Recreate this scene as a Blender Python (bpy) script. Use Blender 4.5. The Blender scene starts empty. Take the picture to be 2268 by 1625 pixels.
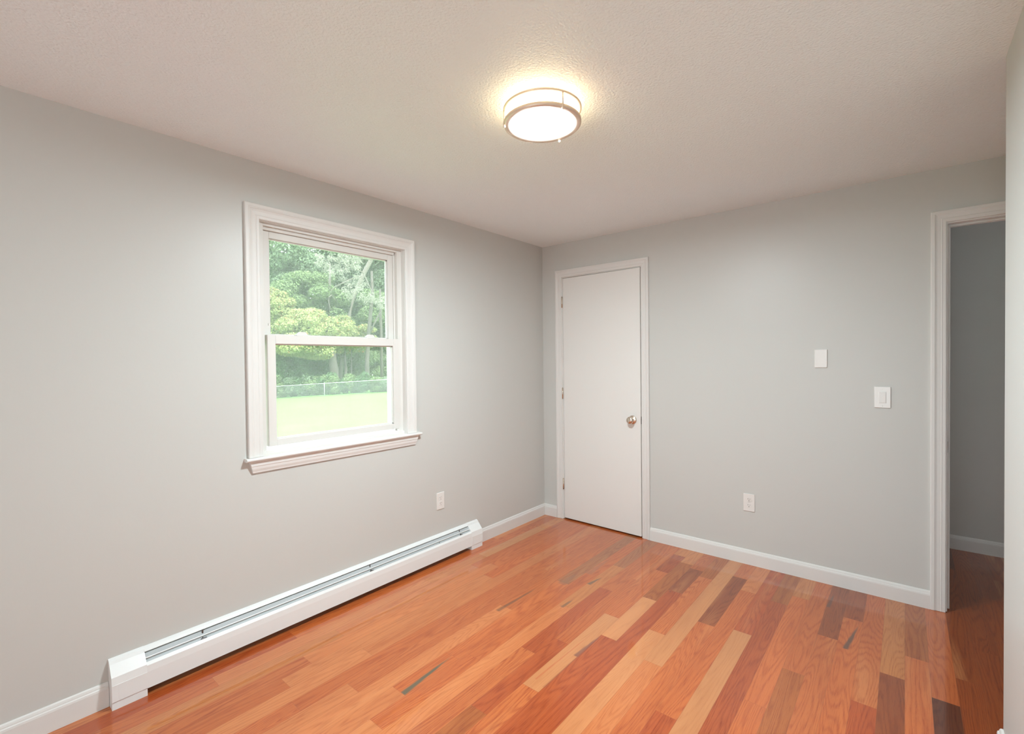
import bpy, math, random
import numpy as np
from mathutils import Vector, Matrix
scene = bpy.context.scene
COL = scene.collection
PI = math.pi

# ---------------------------------------------------------------- camera
H = 2.34
cd = bpy.data.cameras.new('camera')
cam = bpy.data.objects.new('camera', cd); COL.objects.link(cam)
cd.sensor_fit = 'HORIZONTAL'; cd.sensor_width = 36.0
FPX = 1046.75
cd.lens = FPX / 2268 * 36.0
cd.clip_start = 0.02; cd.clip_end = 500
CP = Vector((2.4421, -3.3656, 1.3572))
_yaw, _pitch, _roll = 0.69378, -0.014426, -0.010706
_F = Vector((-math.sin(_yaw)*math.cos(_pitch), math.cos(_yaw)*math.cos(_pitch), math.sin(_pitch)))
_R0 = _F.cross(Vector((0, 0, 1))).normalized(); _U0 = _R0.cross(_F)
_R = _R0*math.cos(_roll) + _U0*math.sin(_roll); _U = -_R0*math.sin(_roll) + _U0*math.cos(_roll)
cam.matrix_world = Matrix(((_R.x, _U.x, -_F.x, CP.x), (_R.y, _U.y, -_F.y, CP.y), (_R.z, _U.z, -_F.z, CP.z), (0, 0, 0, 1)))
scene.camera = cam

# ---------------------------------------------------------------- exposure, world, sun
vs = scene.view_settings
vs.view_transform = 'Standard'; vs.look = 'None'; vs.gamma = 1.0; vs.use_curve_mapping = False
vs.exposure = 0.24
LAMP_DISC = 305.0        # radiance of the ceiling light's lower diffuser
LAMP_SIDE = 4.8         # radiance of its side band
LAMP_COL = (0.865, 1.0, 1.05)
SKY = 4.6
SUN = 5.5
w = bpy.data.worlds.new('overcast_sky'); scene.world = w; w.use_nodes = True
bg = w.node_tree.nodes['Background']
bg.inputs[0].default_value = (0.86, 0.95, 1.0, 1); bg.inputs[1].default_value = SKY
sd = bpy.data.lights.new('sun', 'SUN'); sd.energy = SUN; sd.angle = math.radians(8); sd.color = (1.0, 0.97, 0.9)
so = bpy.data.objects.new('sun', sd); COL.objects.link(so)
so.rotation_euler = Vector((-0.75, 0.1, -1.0)).to_track_quat('-Z', 'Y').to_euler()
scene.cycles.max_bounces = 14; scene.cycles.diffuse_bounces = 7
scene.cycles.glossy_bounces = 4; scene.cycles.transmission_bounces = 6; scene.cycles.transparent_max_bounces = 12
scene.cycles.sample_clamp_indirect = 8.0
scene.cycles.use_denoising = True

# ---------------------------------------------------------------- materials
def new_mat(name):
    m = bpy.data.materials.new(name); m.use_nodes = True
    return m, m.node_tree, m.node_tree.nodes['Principled BSDF']
def simple(name, col, rough=0.5, metal=0.0, spec=0.5, coat=0.0, bump=None, var=0.0):
    m, nt, b = new_mat(name)
    b.inputs['Base Color'].default_value = (*col, 1); b.inputs['Roughness'].default_value = rough
    b.inputs['Metallic'].default_value = metal; b.inputs['Specular IOR Level'].default_value = spec
    b.inputs['Coat Weight'].default_value = coat
    tc = nt.nodes.new('ShaderNodeTexCoord')
    if bump:
        sc, dist, st, det = bump
        n = nt.nodes.new('ShaderNodeTexNoise'); n.inputs['Scale'].default_value = sc; n.inputs['Detail'].default_value = det
        nt.links.new(tc.outputs['Object'], n.inputs['Vector'])
        bp = nt.nodes.new('ShaderNodeBump'); bp.inputs['Strength'].default_value = st; bp.inputs['Distance'].default_value = dist
        nt.links.new(n.outputs['Fac'], bp.inputs['Height']); nt.links.new(bp.outputs['Normal'], b.inputs['Normal'])
    if var:
        n2 = nt.nodes.new('ShaderNodeTexNoise'); n2.inputs['Scale'].default_value = 1.3; n2.inputs['Detail'].default_value = 3
        nt.links.new(tc.outputs['Object'], n2.inputs['Vector'])
        mx = nt.nodes.new('ShaderNodeMix'); mx.data_type = 'RGBA'
        mx.inputs[6].default_value = (*[c*(1-var) for c in col], 1); mx.inputs[7].default_value = (*[min(1, c*(1+var)) for c in col], 1)
        nt.links.new(n2.outputs['Fac'], mx.inputs[0]); nt.links.new(mx.outputs[2], b.inputs['Base Color'])
    return m
M = {}
M['wall'] = simple('grey_eggshell_paint', (0.605, 0.605, 0.578), 0.38, spec=0.35, bump=(45, 0.0012, 0.25, 3), var=0.015)
M['trim'] = simple('white_semigloss_paint', (0.75, 0.735, 0.71), 0.45, spec=0.5, bump=(18, 0.0003, 0.08, 1))
M['vinyl'] = simple('white_window_vinyl', (0.73, 0.71, 0.675), 0.48, bump=(30, 0.0003, 0.1, 2))
M['door'] = simple('white_door_paint', (0.80, 0.785, 0.755), 0.38, bump=(60, 0.0006, 0.2, 3))
M['heater'] = simple('white_enamel_metal', (0.83, 0.84, 0.83), 0.32, bump=(12, 0.0004, 0.1, 2))
M['heater_dark'] = simple('galvanised_inner_metal', (0.50, 0.53, 0.54), 0.5, metal=0.0)
M['fin'] = simple('aluminium_fins', (0.42, 0.43, 0.44), 0.4, metal=0.8)
M['bracket'] = simple('dark_steel_bracket', (0.18, 0.18, 0.18), 0.4, metal=0.8)
M['plate'] = simple('white_plastic_plate', (0.80, 0.78, 0.75), 0.22, spec=0.5)
M['socket_dark'] = simple('dark_slot', (0.10, 0.09, 0.085), 0.6)
M['nickel'] = simple('satin_nickel', (0.72, 0.62, 0.52), 0.24, metal=1.0, bump=(200, 0.0002, 0.1, 2))
M['nickel_lamp'] = simple('brushed_nickel_ring', (0.80, 0.66, 0.54), 0.5, metal=0.75)
M['steel_dark'] = simple('worn_latch_steel', (0.16, 0.14, 0.13), 0.35, metal=0.9)
M['closet'] = simple('dark_subfloor_gap', (0.10, 0.05, 0.03), 0.7)
M['screen_grey'] = simple('outer_cladding', (0.7, 0.7, 0.7), 0.6)

# ceiling: knock-down stipple
def ceiling_mat():
    m, nt, b = new_mat('stippled_ceiling_paint')
    b.inputs['Base Color'].default_value = (0.885, 0.94, 0.95, 1); b.inputs['Roughness'].default_value = 0.5
    b.inputs['Specular IOR Level'].default_value = 0.4
    tc = nt.nodes.new('ShaderNodeTexCoord')
    n = nt.nodes.new('ShaderNodeTexNoise'); n.inputs['Scale'].default_value = 112; n.inputs['Detail'].default_value = 2.5
    v = nt.nodes.new('ShaderNodeTexVoronoi'); v.inputs['Scale'].default_value = 120
    nt.links.new(tc.outputs['Object'], n.inputs['Vector']); nt.links.new(tc.outputs['Object'], v.inputs['Vector'])
    ad = nt.nodes.new('ShaderNodeMath'); ad.operation = 'MULTIPLY_ADD'; ad.inputs[1].default_value = -0.35
    nt.links.new(v.outputs['Distance'], ad.inputs[0]); nt.links.new(n.outputs['Fac'], ad.inputs[2])
    bp = nt.nodes.new('ShaderNodeBump'); bp.inputs['Strength'].default_value = 0.9; bp.inputs['Distance'].default_value = 0.0036
    nt.links.new(ad.outputs[0], bp.inputs['Height']); nt.links.new(bp.outputs['Normal'], b.inputs['Normal'])
    return m
M['ceiling'] = ceiling_mat()

def emis(name, col, st):
    m, nt, b = new_mat(name)
    b.inputs['Base Color'].default_value = (0.9, 0.9, 0.88, 1); b.inputs['Roughness'].default_value = 0.4
    b.inputs['Emission Color'].default_value = (*col, 1); b.inputs['Emission Strength'].default_value = st
    return m
M['lamp_disc'] = emis('lit_acrylic_lens', LAMP_COL, LAMP_DISC)
M['lamp_side'] = emis('lit_acrylic_band', (1.0, 0.80, 0.48), LAMP_SIDE)

def glass_mat():
    m = bpy.data.materials.new('window_glass'); m.use_nodes = True; nt = m.node_tree; nt.nodes.clear()
    out = nt.nodes.new('ShaderNodeOutputMaterial')
    tr = nt.nodes.new('ShaderNodeBsdfTransparent'); tr.inputs[0].default_value = (0.96, 0.985, 0.965, 1)
    gl = nt.nodes.new('ShaderNodeBsdfGlossy'); gl.inputs['Roughness'].default_value = 0.02
    df = nt.nodes.new('ShaderNodeBsdfTranslucent'); df.inputs[0].default_value = (0.9, 0.92, 0.9, 1)
    lw = nt.nodes.new('ShaderNodeFresnel'); lw.inputs['IOR'].default_value = 1.45
    m1 = nt.nodes.new('ShaderNodeMixShader'); m2 = nt.nodes.new('ShaderNodeMixShader')
    m1.inputs[0].default_value = 0.075                      # translucent veil imitating glare haze over the view
    nt.links.new(tr.outputs[0], m1.inputs[1]); nt.links.new(df.outputs[0], m1.inputs[2])
    nt.links.new(lw.outputs[0], m2.inputs[0]); nt.links.new(m1.outputs[0], m2.inputs[1]); nt.links.new(gl.outputs[0], m2.inputs[2])
    nt.links.new(m2.outputs[0], out.inputs[0])
    return m
M['glass'] = glass_mat()

# ---------------------------------------------------------------- object helpers
def tag(o, label=None, cat=None, group=None, kind=None):
    for k, v in (('label', label), ('category', cat), ('group', group), ('kind', kind)):
        if v: o[k] = v
    return o
def empty(name, loc=(0, 0, 0), rz=0.0):
    o = bpy.data.objects.new(name, None); COL.objects.link(o); o.location = loc; o.rotation_euler = (0, 0, rz)
    o.empty_display_size = 0.05
    return o
class MB:
    def __init__(s): s.v = []; s.f = []; s.sm = []
    def add(s, vs_, fs, smooth=False):
        n = len(s.v); s.v += [tuple(v) for v in vs_]; s.f += [tuple(n+i for i in f) for f in fs]; s.sm += [smooth]*len(fs); return s
    def box(s, x0, x1, y0, y1, z0, z1, b=0.0):
        x0, x1 = min(x0, x1), max(x0, x1); y0, y1 = min(y0, y1), max(y0, y1); z0, z1 = min(z0, z1), max(z0, z1)
        if b <= 0:
            v = [(x, y, z) for x in (x0, x1) for y in (y0, y1) for z in (z0, z1)]
            return s.add(v, [(0, 1, 3, 2), (4, 6, 7, 5), (0, 4, 5, 1), (2, 3, 7, 6), (0, 2, 6, 4), (1, 5, 7, 3)])
        b = min(b, (x1-x0)*.45, (y1-y0)*.45, (z1-z0)*.45)
        V = []; idx = {}
        for i, x in enumerate((x0, x1)):
            for j, y in enumerate((y0, y1)):
                for k, z in enumerate((z0, z1)):
                    sx, sy, sz = (1-2*i), (1-2*j), (1-2*k)
                    for a, p in enumerate(((x, y+sy*b, z+sz*b), (x+sx*b, y, z+sz*b), (x+sx*b, y+sy*b, z))):
                        idx[(i, j, k, a)] = len(V); V.append(p)
        F = []
        c = lambda i, j, k, a: idx[(i, j, k, a)]
        for i in (0, 1): F.append([c(i, 0, 0, 0), c(i, 1, 0, 0), c(i, 1, 1, 0), c(i, 0, 1, 0)])
        for j in (0, 1): F.append([c(0, j, 0, 1), c(1, j, 0, 1), c(1, j, 1, 1), c(0, j, 1, 1)])
        for k in (0, 1): F.append([c(0, 0, k, 2), c(1, 0, k, 2), c(1, 1, k, 2), c(0, 1, k, 2)])
        for i in (0, 1):
            for j in (0, 1): F.append([c(i, j, 0, 0), c(i, j, 1, 0), c(i, j, 1, 1), c(i, j, 0, 1)])
            for k in (0, 1): F.append([c(i, 0, k, 0), c(i, 1, k, 0), c(i, 1, k, 2), c(i, 0, k, 2)])
        for j in (0, 1):
            for k in (0, 1): F.append([c(0, j, k, 1), c(1, j, k, 1), c(1, j, k, 2), c(0, j, k, 2)])
        for i in (0, 1):
            for j in (0, 1):
                for k in (0, 1): F.append([c(i, j, k, 0), c(i, j, k, 1), c(i, j, k, 2)])
        return s.add(V, F)
    def prism(s, prof, fn, a0, a1, smooth=False):
        """extrude closed 2D profile between a0 and a1, fn(u, v, a) -> xyz"""
        n = len(prof)
        V = [fn(u, v, a0) for u, v in prof] + [fn(u, v, a1) for u, v in prof]
        F = [(i, (i+1) % n, n+(i+1) % n, n+i) for i in range(n)] + [tuple(range(n))[::-1], tuple(range(n, 2*n))]
        return s.add(V, F, smooth)
    def lathe(s, prof, c=(0, 0, 0), axis='z', n=48, smooth=True):
        """prof: list of (r, h)"""
        V = []; m = len(prof)
        for i in range(n):
            t = 2*PI*i/n
            for r, h in prof:
                a, b = r*math.cos(t), r*math.sin(t)
                p = {'z': (a, b, h), 'y': (a, h, b), 'x': (h, a, b)}[axis]
                V.append((c[0]+p[0], c[1]+p[1], c[2]+p[2]))
        F = [(i*m+j, i*m+j+1, ((i+1) % n)*m+j+1, ((i+1) % n)*m+j) for i in range(n) for j in range(m-1)]
        return s.add(V, F, smooth)
    def tube(s, pts, rads, n=8, smooth=True):
        V = []; pts = [Vector(p) for p in pts]
        for i, p in enumerate(pts):
            d = (pts[min(i+1, len(pts)-1)] - pts[max(i-1, 0)]).normalized()
            a = d.cross(Vector((0, 0, 1)) if abs(d.z) < .95 else Vector((1, 0, 0))).normalized(); b = d.cross(a)
            r = rads[i] if hasattr(rads, '__len__') else rads
            for k in range(n):
                t = 2*PI*k/n; V.append(p + (a*math.cos(t) + b*math.sin(t))*r)
        F = [(i*n+k, i*n+(k+1) % n, (i+1)*n+(k+1) % n, (i+1)*n+k) for i in range(len(pts)-1) for k in range(n)]
        F += [tuple(range(n))[::-1], tuple(range((len(pts)-1)*n, len(pts)*n))]
        return s.add(V, F, smooth)
    def build(s, name, mat, parent=None, loc=(0, 0, 0), recalc=True):
        me = bpy.data.meshes.new(name); me.from_pydata(s.v, [], s.f); me.materials.append(mat)
        me.polygons.foreach_set('use_smooth', s.sm)
        if recalc:
            import bmesh
            bm = bmesh.new(); bm.from_mesh(me); bmesh.ops.recalc_face_normals(bm, faces=bm.faces); bm.to_mesh(me); bm.free()
        me.update()
        o = bpy.data.objects.new(name, me); COL.objects.link(o); o.location = loc
        if parent: o.parent = parent
        return o
def struct(name, mb, mat, **k):
    o = mb.build(name, mat, **k); o['kind'] = 'structure'; return o

# ================================================================= FLOOR (oak strip boards)
ROW_W = 0.0822; ROW_X0 = 2.607
ROWS = {  # row -> boards from the far wall towards the viewer: (near end y, tone)
0: [(-.878, 'm'), (-9, 'D')], 1: [(-.603, 'b'), (-9, 'm')], 2: [(-.815, 'o'), (-9, 'd')], 3: [(-1.094, 'm'), (-9, 'r')],
4: [(-.387, 'd'), (-1.9, 'm'), (-9, 'r')], 5: [(-.652, 'd'), (-9, 'm')], 6: [(-1.045, 'm'), (-9, 'b')], 7: [(-.30, 'o'), (-1.355, 'm'), (-9, 'm')],
8: [(-.437, 'b'), (-9, 'r')], 9: [(-.22, 'r'), (-.865, 'r'), (-9, 'L')], 10: [(-.407, 'l'), (-1.631, 'm'), (-9, 'r')], 11: [(-.25, 'm'), (-.900, 'd'), (-9, 'm')],
12: [(-1.368, 'L'), (-9, 'l')], 13: [(-.380, 'b'), (-1.125, 's'), (-9, 'L')], 14: [(-.30, 'm'), (-.667, 'd'), (-9, 'r')],
15: [(-.25, 'o'), (-.837, 'b'), (-1.317, 'L'), (-9, 'r')], 16: [(-.15, 'o'), (-.460, 'r'), (-1.130, 'm'), (-1.836, 'L'), (-9, 's')],
17: [(-.670, 'm'), (-1.484, 'm'), (-2.060, 'r'), (-9, 'b')], 18: [(-.891, 'm'), (-1.640, 'r'), (-9, 's')],
19: [(-.567, 'g'), (-1.204, 'o'), (-9, 'l')], 20: [(-.735, 'm'), (-1.836, 'm'), (-2.355, 's'), (-9, 'l')],
21: [(-.977, 'g'), (-1.891, 'm'), (-2.191, 'm'), (-9, 'l')], 22: [(-1.413, 'm'), (-9, 'l')], 23: [(-.9, 'm'), (-2.3, 's'), (-9, 'l')],
24: [(-1.315, 'm'), (-2.5, 'm'), (-9, 's')], 25: [(-.9, 'l'), (-2.122, 'l'), (-9, 'l')], 26: [(-1.2, 'm'), (-2.463, 'l'), (-9, 'm')],
27: [(-1.052, 'm'), (-2.329, 'l'), (-9, 's')], 28: [(-1.15, 'm'), (-2.122, 'l'), (-9, 'o')], 29: [(-.3, 'o'), (-.990, 'L'), (-1.479, 'o'), (-2.648, 'l'), (-9, 'm')],
30: [(-.45, 'm'), (-2.276, 'm'), (-9, 'r')], 31: [(-.7, 'l'), (-2.0, 'm'), (-9, 's')]}
TONES = {'L': (0.58, 0.232, 0.086), 'l': (0.62, 0.205, 0.064), 'o': (0.56, 0.195, 0.055), 'm': (0.545, 0.140, 0.034), 's': (0.57, 0.152, 0.039),
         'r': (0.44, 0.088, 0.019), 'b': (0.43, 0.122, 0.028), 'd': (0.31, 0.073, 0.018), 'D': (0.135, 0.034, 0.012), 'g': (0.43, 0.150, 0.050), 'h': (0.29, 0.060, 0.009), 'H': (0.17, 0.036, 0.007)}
GRAIN = {'L': .25, 'l': .55, 'o': .6, 'm': .75, 's': 1.0, 'r': .9, 'b': .9, 'd': .8, 'D': 1.0, 'g': .8, 'h': .9, 'H': .9}
def build_floor():
    rnd = random.Random(11)
    v = []; f = []; uv1 = []; uv2 = []; cols = []; seeds = []
    XL, XR, YN, YF = -0.02, 5.0, -5.35, 1.16
    k = math.floor((ROW_X0 - XR)/ROW_W)
    while True:
        x1 = ROW_X0 - ROW_W*k; x0 = x1 - ROW_W
        if x1 < XL: break
        segs = []
        y = YF
        plan = ROWS.get(k)
        if plan is None:
            plan = []; yy = YF - rnd.uniform(.1, .9)
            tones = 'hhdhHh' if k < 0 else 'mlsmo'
            while yy > YN: plan.append((yy, rnd.choice(tones))); yy -= rnd.uniform(.45, 1.5)
            plan.append((-9, rnd.choice(tones)))
        else:
            t0 = {'L': 'L'}.get(plan[0][1], plan[0][1])
            if k > 3: plan = [(rnd.uniform(.15, .6), rnd.choice('mrb'))] + plan
        for ye, t in plan:
            ye = max(ye, YN)
            if ye < y: segs.append((ye, y, t)); y = ye
            if y <= YN: break
        for (a, b, t) in segs:
            xa, xb = max(x0, XL), min(x1, XR)
            n = len(v); v += [(xa, a, 0), (xb, a, 0), (xb, b, 0), (xa, b, 0)]; f.append((n, n+1, n+2, n+3))
            W, L = xb-xa, b-a
            uv1 += [(0, 0), (W, 0), (W, L), (0, L)]; uv2 += [(W, L), (0, L), (0, 0), (W, 0)]
            j = 1 + rnd.uniform(-.07, .07); jr = rnd.uniform(-.03, .03); c = TONES[t]
            cols.append((c[0]*j, c[1]*j*(1+jr), c[2]*j*(1+2*jr), GRAIN[t])); seeds.append(rnd.random())
        k += 1
    me = bpy.data.meshes.new('floor'); me.from_pydata(v, [], f)
    l1 = me.uv_layers.new(name='edge_a'); l2 = me.uv_layers.new(name='edge_b')
    l1.data.foreach_set('uv', np.array(uv1, float).ravel()); l2.data.foreach_set('uv', np.array(uv2, float).ravel())
    at = me.attributes.new('board_tone', 'FLOAT_COLOR', 'FACE'); at.data.foreach_set('color', np.array(cols, float).ravel())
    at = me.attributes.new('board_seed', 'FLOAT', 'FACE'); at.data.foreach_set('value', np.array(seeds, float))
    m, nt, b = new_mat('oak_strip_floor')
    N, Lk = nt.nodes, nt.links
    def math_(op, a, c=None, d=None, clamp=False):
        n = N.new('ShaderNodeMath'); n.operation = op; n.use_clamp = clamp
        for i, x in enumerate((a, c, d)):
            if x is None: continue
            if isinstance(x, (int, float)): n.inputs[i].default_value = x
            else: Lk.new(x, n.inputs[i])
        return n.outputs[0]
    def noise(vec, scale, det=2.0, rough=0.5):
        n = N.new('ShaderNodeTexNoise'); n.inputs['Scale'].default_value = scale; n.inputs['Detail'].default_value = det
        n.inputs['Roughness'].default_value = rough; Lk.new(vec, n.inputs['Vector']); return n.outputs['Fac']
    def maprange(x, a, c, d=0.0, e=1.0, mode='SMOOTHSTEP'):
        n = N.new('ShaderNodeMapRange'); n.interpolation_type = mode; Lk.new(x, n.inputs[0])
        for i, q in enumerate((a, c, d, e)): n.inputs[i+1].default_value = q
        return n.outputs[0]
    def mix(fac, A, B, bt='MIX'):
        n = N.new('ShaderNodeMix'); n.data_type = 'RGBA'; n.blend_type = bt
        if isinstance(fac, (int, float)): n.inputs[0].default_value = fac
        else: Lk.new(fac, n.inputs[0])
        for i, x in ((6, A), (7, B)):
            if isinstance(x, tuple): n.inputs[i].default_value = x
            else: Lk.new(x, n.inputs[i])
        return n.outputs[2]
    tc = N.new('ShaderNodeTexCoord').outputs['Object']
    sep = N.new('ShaderNodeSeparateXYZ'); Lk.new(tc, sep.inputs[0]); X, Y = sep.outputs[0], sep.outputs[1]
    tone = N.new('ShaderNodeAttribute'); tone.attribute_name = 'board_tone'
    seed = N.new('ShaderNodeAttribute'); seed.attribute_name = 'board_seed'
    sd_ = seed.outputs['Fac']; gr = tone.outputs['Alpha']
    def coord(sx, sy, off):
        c = N.new('ShaderNodeCombineXYZ')
        Lk.new(math_('MULTIPLY_ADD', X, sx, math_('MULTIPLY', sd_, 37.0)), c.inputs[0])
        Lk.new(math_('MULTIPLY', Y, sy), c.inputs[1]); Lk.new(math_('MULTIPLY_ADD', sd_, 91.0, off), c.inputs[2]); return c.outputs[0]
    fig = noise(coord(1.0, 0.085, 0.0), 9.0, 1.6, 0.42)           # contour lines of this give cathedral figure
    fine = noise(coord(1.0, 0.05, 5.0), 190.0, 2.0, 0.6)
    wob = math_('MULTIPLY_ADD', fine, 0.012, fig)
    freq = math_('MULTIPLY_ADD', sd_, 24.0, 13.0)
    ring = math_('FRACT', math_('MULTIPLY', wob, freq))
    line = math_('SUBTRACT', 1.0, maprange(math_('ABSOLUTE', math_('SUBTRACT', ring, 0.5)), 0.0, 0.34))
    pores = maprange(noise(coord(1.0, 0.03, 9.0), 420.0, 2.0, 0.7), 0.50, 0.66)
    line = math_('MULTIPLY', line, math_('MULTIPLY_ADD', pores, 0.5, 0.5))
    broad = noise(coord(1.0, 0.12, 3.0), 14.0, 2.0)
    col = mix(math_('MULTIPLY', maprange(broad, 0.35, 0.72), 0.32), tone.outputs['Color'], (0.74, 0.60, 0.50, 1), 'MULTIPLY')
    sapw = maprange(noise(coord(1.0, 0.08, 7.0), 10.0, 1.0), 0.60, 0.78)
    col = mix(math_('MULTIPLY', sapw, 0.35), col, (0.68, 0.28, 0.10, 1))
    dark = mix(1.0, col, (0.56, 0.33, 0.24, 1), 'MULTIPLY')
    col = mix(math_('MULTIPLY', math_('MULTIPLY', line, gr), 0.85), col, dark)
    col = mix(math_('MULTIPLY', math_('MULTIPLY', pores, gr), 0.42), col, dark)
    # mineral streaks: x, y, half width, half length, skew
    for (sx, sy, hw, hl, sk, amt, cc) in ((0.852, -2.030, 0.014, 0.160, -0.09, .97, (0.12, 0.10, 0.06, 1)), (0.752, -1.27, 0.012, 0.20, 0.04, .7, (0.16, 0.07, 0.035, 1)),
                                      (2.248, -0.56, 0.011, 0.15, 0.12, .85, (0.10, 0.06, 0.045, 1)), (1.290, -1.42, 0.012, 0.12, 0.05, .75, (0.18, 0.06, 0.045, 1)),
                                      (0.845, -0.90, 0.030, 0.10, 0.0, .45, (0.20, 0.10, 0.06, 1)), (0.984, -0.83, 0.013, 0.07, 0.15, .8, (0.13, 0.08, 0.05, 1)),
                                      (0.998, -1.16, 0.011, 0.06, 0.05, .75, (0.18, 0.09, 0.045, 1)), (2.128, -0.22, 0.010, 0.10, 0.05, .7, (0.12, 0.05, 0.035, 1)), (0.90, -0.62, 0.022, 0.16, 0.0, .35, (0.22, 0.12, 0.07, 1)),
                                      (1.292, -1.58, 0.006, 0.22, 0.0, .45, (0.30, 0.09, 0.04, 1)), (1.245, -1.52, 0.004, 0.26, 0.04, .7, (0.50, 0.13, 0.05, 1))):
        dy = math_('SUBTRACT', Y, sy); dx = math_('SUBTRACT', math_('SUBTRACT', X, sx), math_('MULTIPLY', dy, sk))
        dx = math_('ADD', dx, math_('MULTIPLY_ADD', fine, 0.010, -0.005))
        wf = maprange(dy, -hl, hl, 1.25*hw, 0.25*hw, 'LINEAR')            # widest at the near end, tapering away
        q = math_('SUBTRACT', 1.0, maprange(math_('ABSOLUTE', math_('DIVIDE', dx, wf)), 0.35, 1.15))
        q = math_('MULTIPLY', q, math_('SUBTRACT', 1.0, maprange(dy, 0.15*hl, hl)))
        q = math_('MULTIPLY', q, maprange(dy, -hl-.002, -hl+.002))
        col = mix(math_('MULTIPLY', q, amt), col, cc)
    kn = N.new('ShaderNodeTexVoronoi'); kn.inputs['Scale'].default_value = 3.1; Lk.new(tc, kn.inputs['Vector'])
    kd = math_('SUBTRACT', 1.0, maprange(kn.outputs['Distance'], 0.010, 0.028))
    col = mix(math_('MULTIPLY', kd, 0.6), col, (0.16, 0.06, 0.03, 1))
    # joints between boards
    def uvmin(name):
        n = N.new('ShaderNodeUVMap'); n.uv_map = name; s_ = N.new('ShaderNodeSeparateXYZ'); Lk.new(n.outputs[0], s_.inputs[0])
        return math_('MINIMUM', s_.outputs[0], s_.outputs[1])
    e = math_('MINIMUM', uvmin('edge_a'), uvmin('edge_b'))
    seam = math_('SUBTRACT', 1.0, maprange(e, 0.0002, 0.0011, mode='LINEAR'))
    col = mix(math_('MULTIPLY', seam, 0.38), col, (0.20, 0.07, 0.03, 1))
    Lk.new(col, b.inputs['Base Color'])
    b.inputs['Roughness'].default_value = 0.35
    b.inputs['Specular IOR Level'].default_value = 0.15
    b.inputs['Coat Weight'].default_value = 1.0; b.inputs['Coat Roughness'].default_value = 0.06; b.inputs['Coat IOR'].default_value = 1.5
    bp = N.new('ShaderNodeBump'); bp.inputs['Strength'].default_value = 0.12; bp.inputs['Distance'].default_value = 0.001
    big = noise(tc, 6.0, 1.0)
    hh = math_('MULTIPLY_ADD', e, 30.0, math_('MULTIPLY', fine, 0.3)); hh = math_('MINIMUM', hh, 0.4)
    Lk.new(math_('ADD', hh, big), bp.inputs['Height'])
    Lk.new(bp.outputs['Normal'], b.inputs['Normal']); Lk.new(bp.outputs['Normal'], b.inputs['Coat Normal'])
    me.materials.append(m)
    o = bpy.data.objects.new('floor', me); COL.objects.link(o); o['kind'] = 'structure'
    return o
build_floor()

# ================================================================= WALLS
WR = 2.698; CY = -1.106; YR = -5.30; AX = 3.66; HY = 1.155; HX0, HX1 = 1.35, 4.9
OY0, OY1, OZ0, OZ1 = -2.364, -1.486, 0.885, 2.062       # window opening in the left wall
struct('ceiling', MB().box(-0.16, HX1+.1, YR-.12, HY+.1, H, H+.12), M['ceiling'])
wl = MB()
wl.box(-.16, 0, YR-.12, OY0, -.02, H); wl.box(-.16, 0, OY1, 1.3, -.02, H); wl.box(-.16, 0, OY0, OY1, -.02, OZ0); wl.box(-.16, 0, OY0, OY1, OZ1, H)
struct('wall_left', wl, M['wall'])
D0, D1, DZ = 0.209, 0.9135, 2.047        # closet door opening
E0, E1, EZ = 2.6145, 3.385, 2.047        # doorway opening
TJ = 0.018                                # jamb board thickness
wb = MB()
wb.box(0, D0-TJ, 0, .115, -.02, H); wb.box(D0-TJ, D1+TJ, 0, .115, DZ+TJ, H); wb.box(D1+TJ, E0-TJ, 0, .115, -.02, H)
wb.box(E0-TJ, E1+TJ, 0, .115, EZ+TJ, H); wb.box(E1+TJ, AX+.1, 0, .115, -.02, H)
struct('wall_back', wb, M['wall'])
wr = MB()
wr.prism([(WR, YR), (WR+.10, YR), (WR+.10, CY-.10), (AX+.10, CY-.10), (AX+.10, 0), (AX, 0), (AX, CY), (WR, CY)], lambda u, v, a: (u, v, a), -.02, H)
struct('wall_right', wr, M['wall'])
RW = (1.45, 2.62, 0.15, 2.15)             # added window opening behind the viewer, lets in fill daylight
wq = MB()
wq.box(0, RW[0], YR-.12, YR, -.02, H); wq.box(RW[1], WR+.1, YR-.12, YR, -.02, H); wq.box(RW[0], RW[1], YR-.12, YR, -.02, RW[2]); wq.box(RW[0], RW[1], YR-.12, YR, RW[3], H)
struct('wall_rear', wq, M['wall'])
wh = MB(); wh.box(HX0-.1, HX1+.1, HY, HY+.1, -.02, H); wh.box(HX0-.1, HX0, .115, HY, -.02, H); wh.box(HX1, HX1+.1, -.1, .45, -.02, H); wh.box(HX1, HX1+.1, .95, HY, -.02, H); wh.box(HX1, HX1+.1, .45, .95, -.02, .4); wh.box(HX1, HX1+.1, .45, .95, 1.7, H); wh.box(AX+.1, HX1, .015, .115, -.02, H)  # opening in the unseen hall end is added to brighten the hall
struct('wall_hall', wh, M['wall'])
wc = MB(); wc.box(-.0, HX0-.1, .75, .85, -.02, H)
struct('wall_closet', wc, M['wall'])

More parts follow.
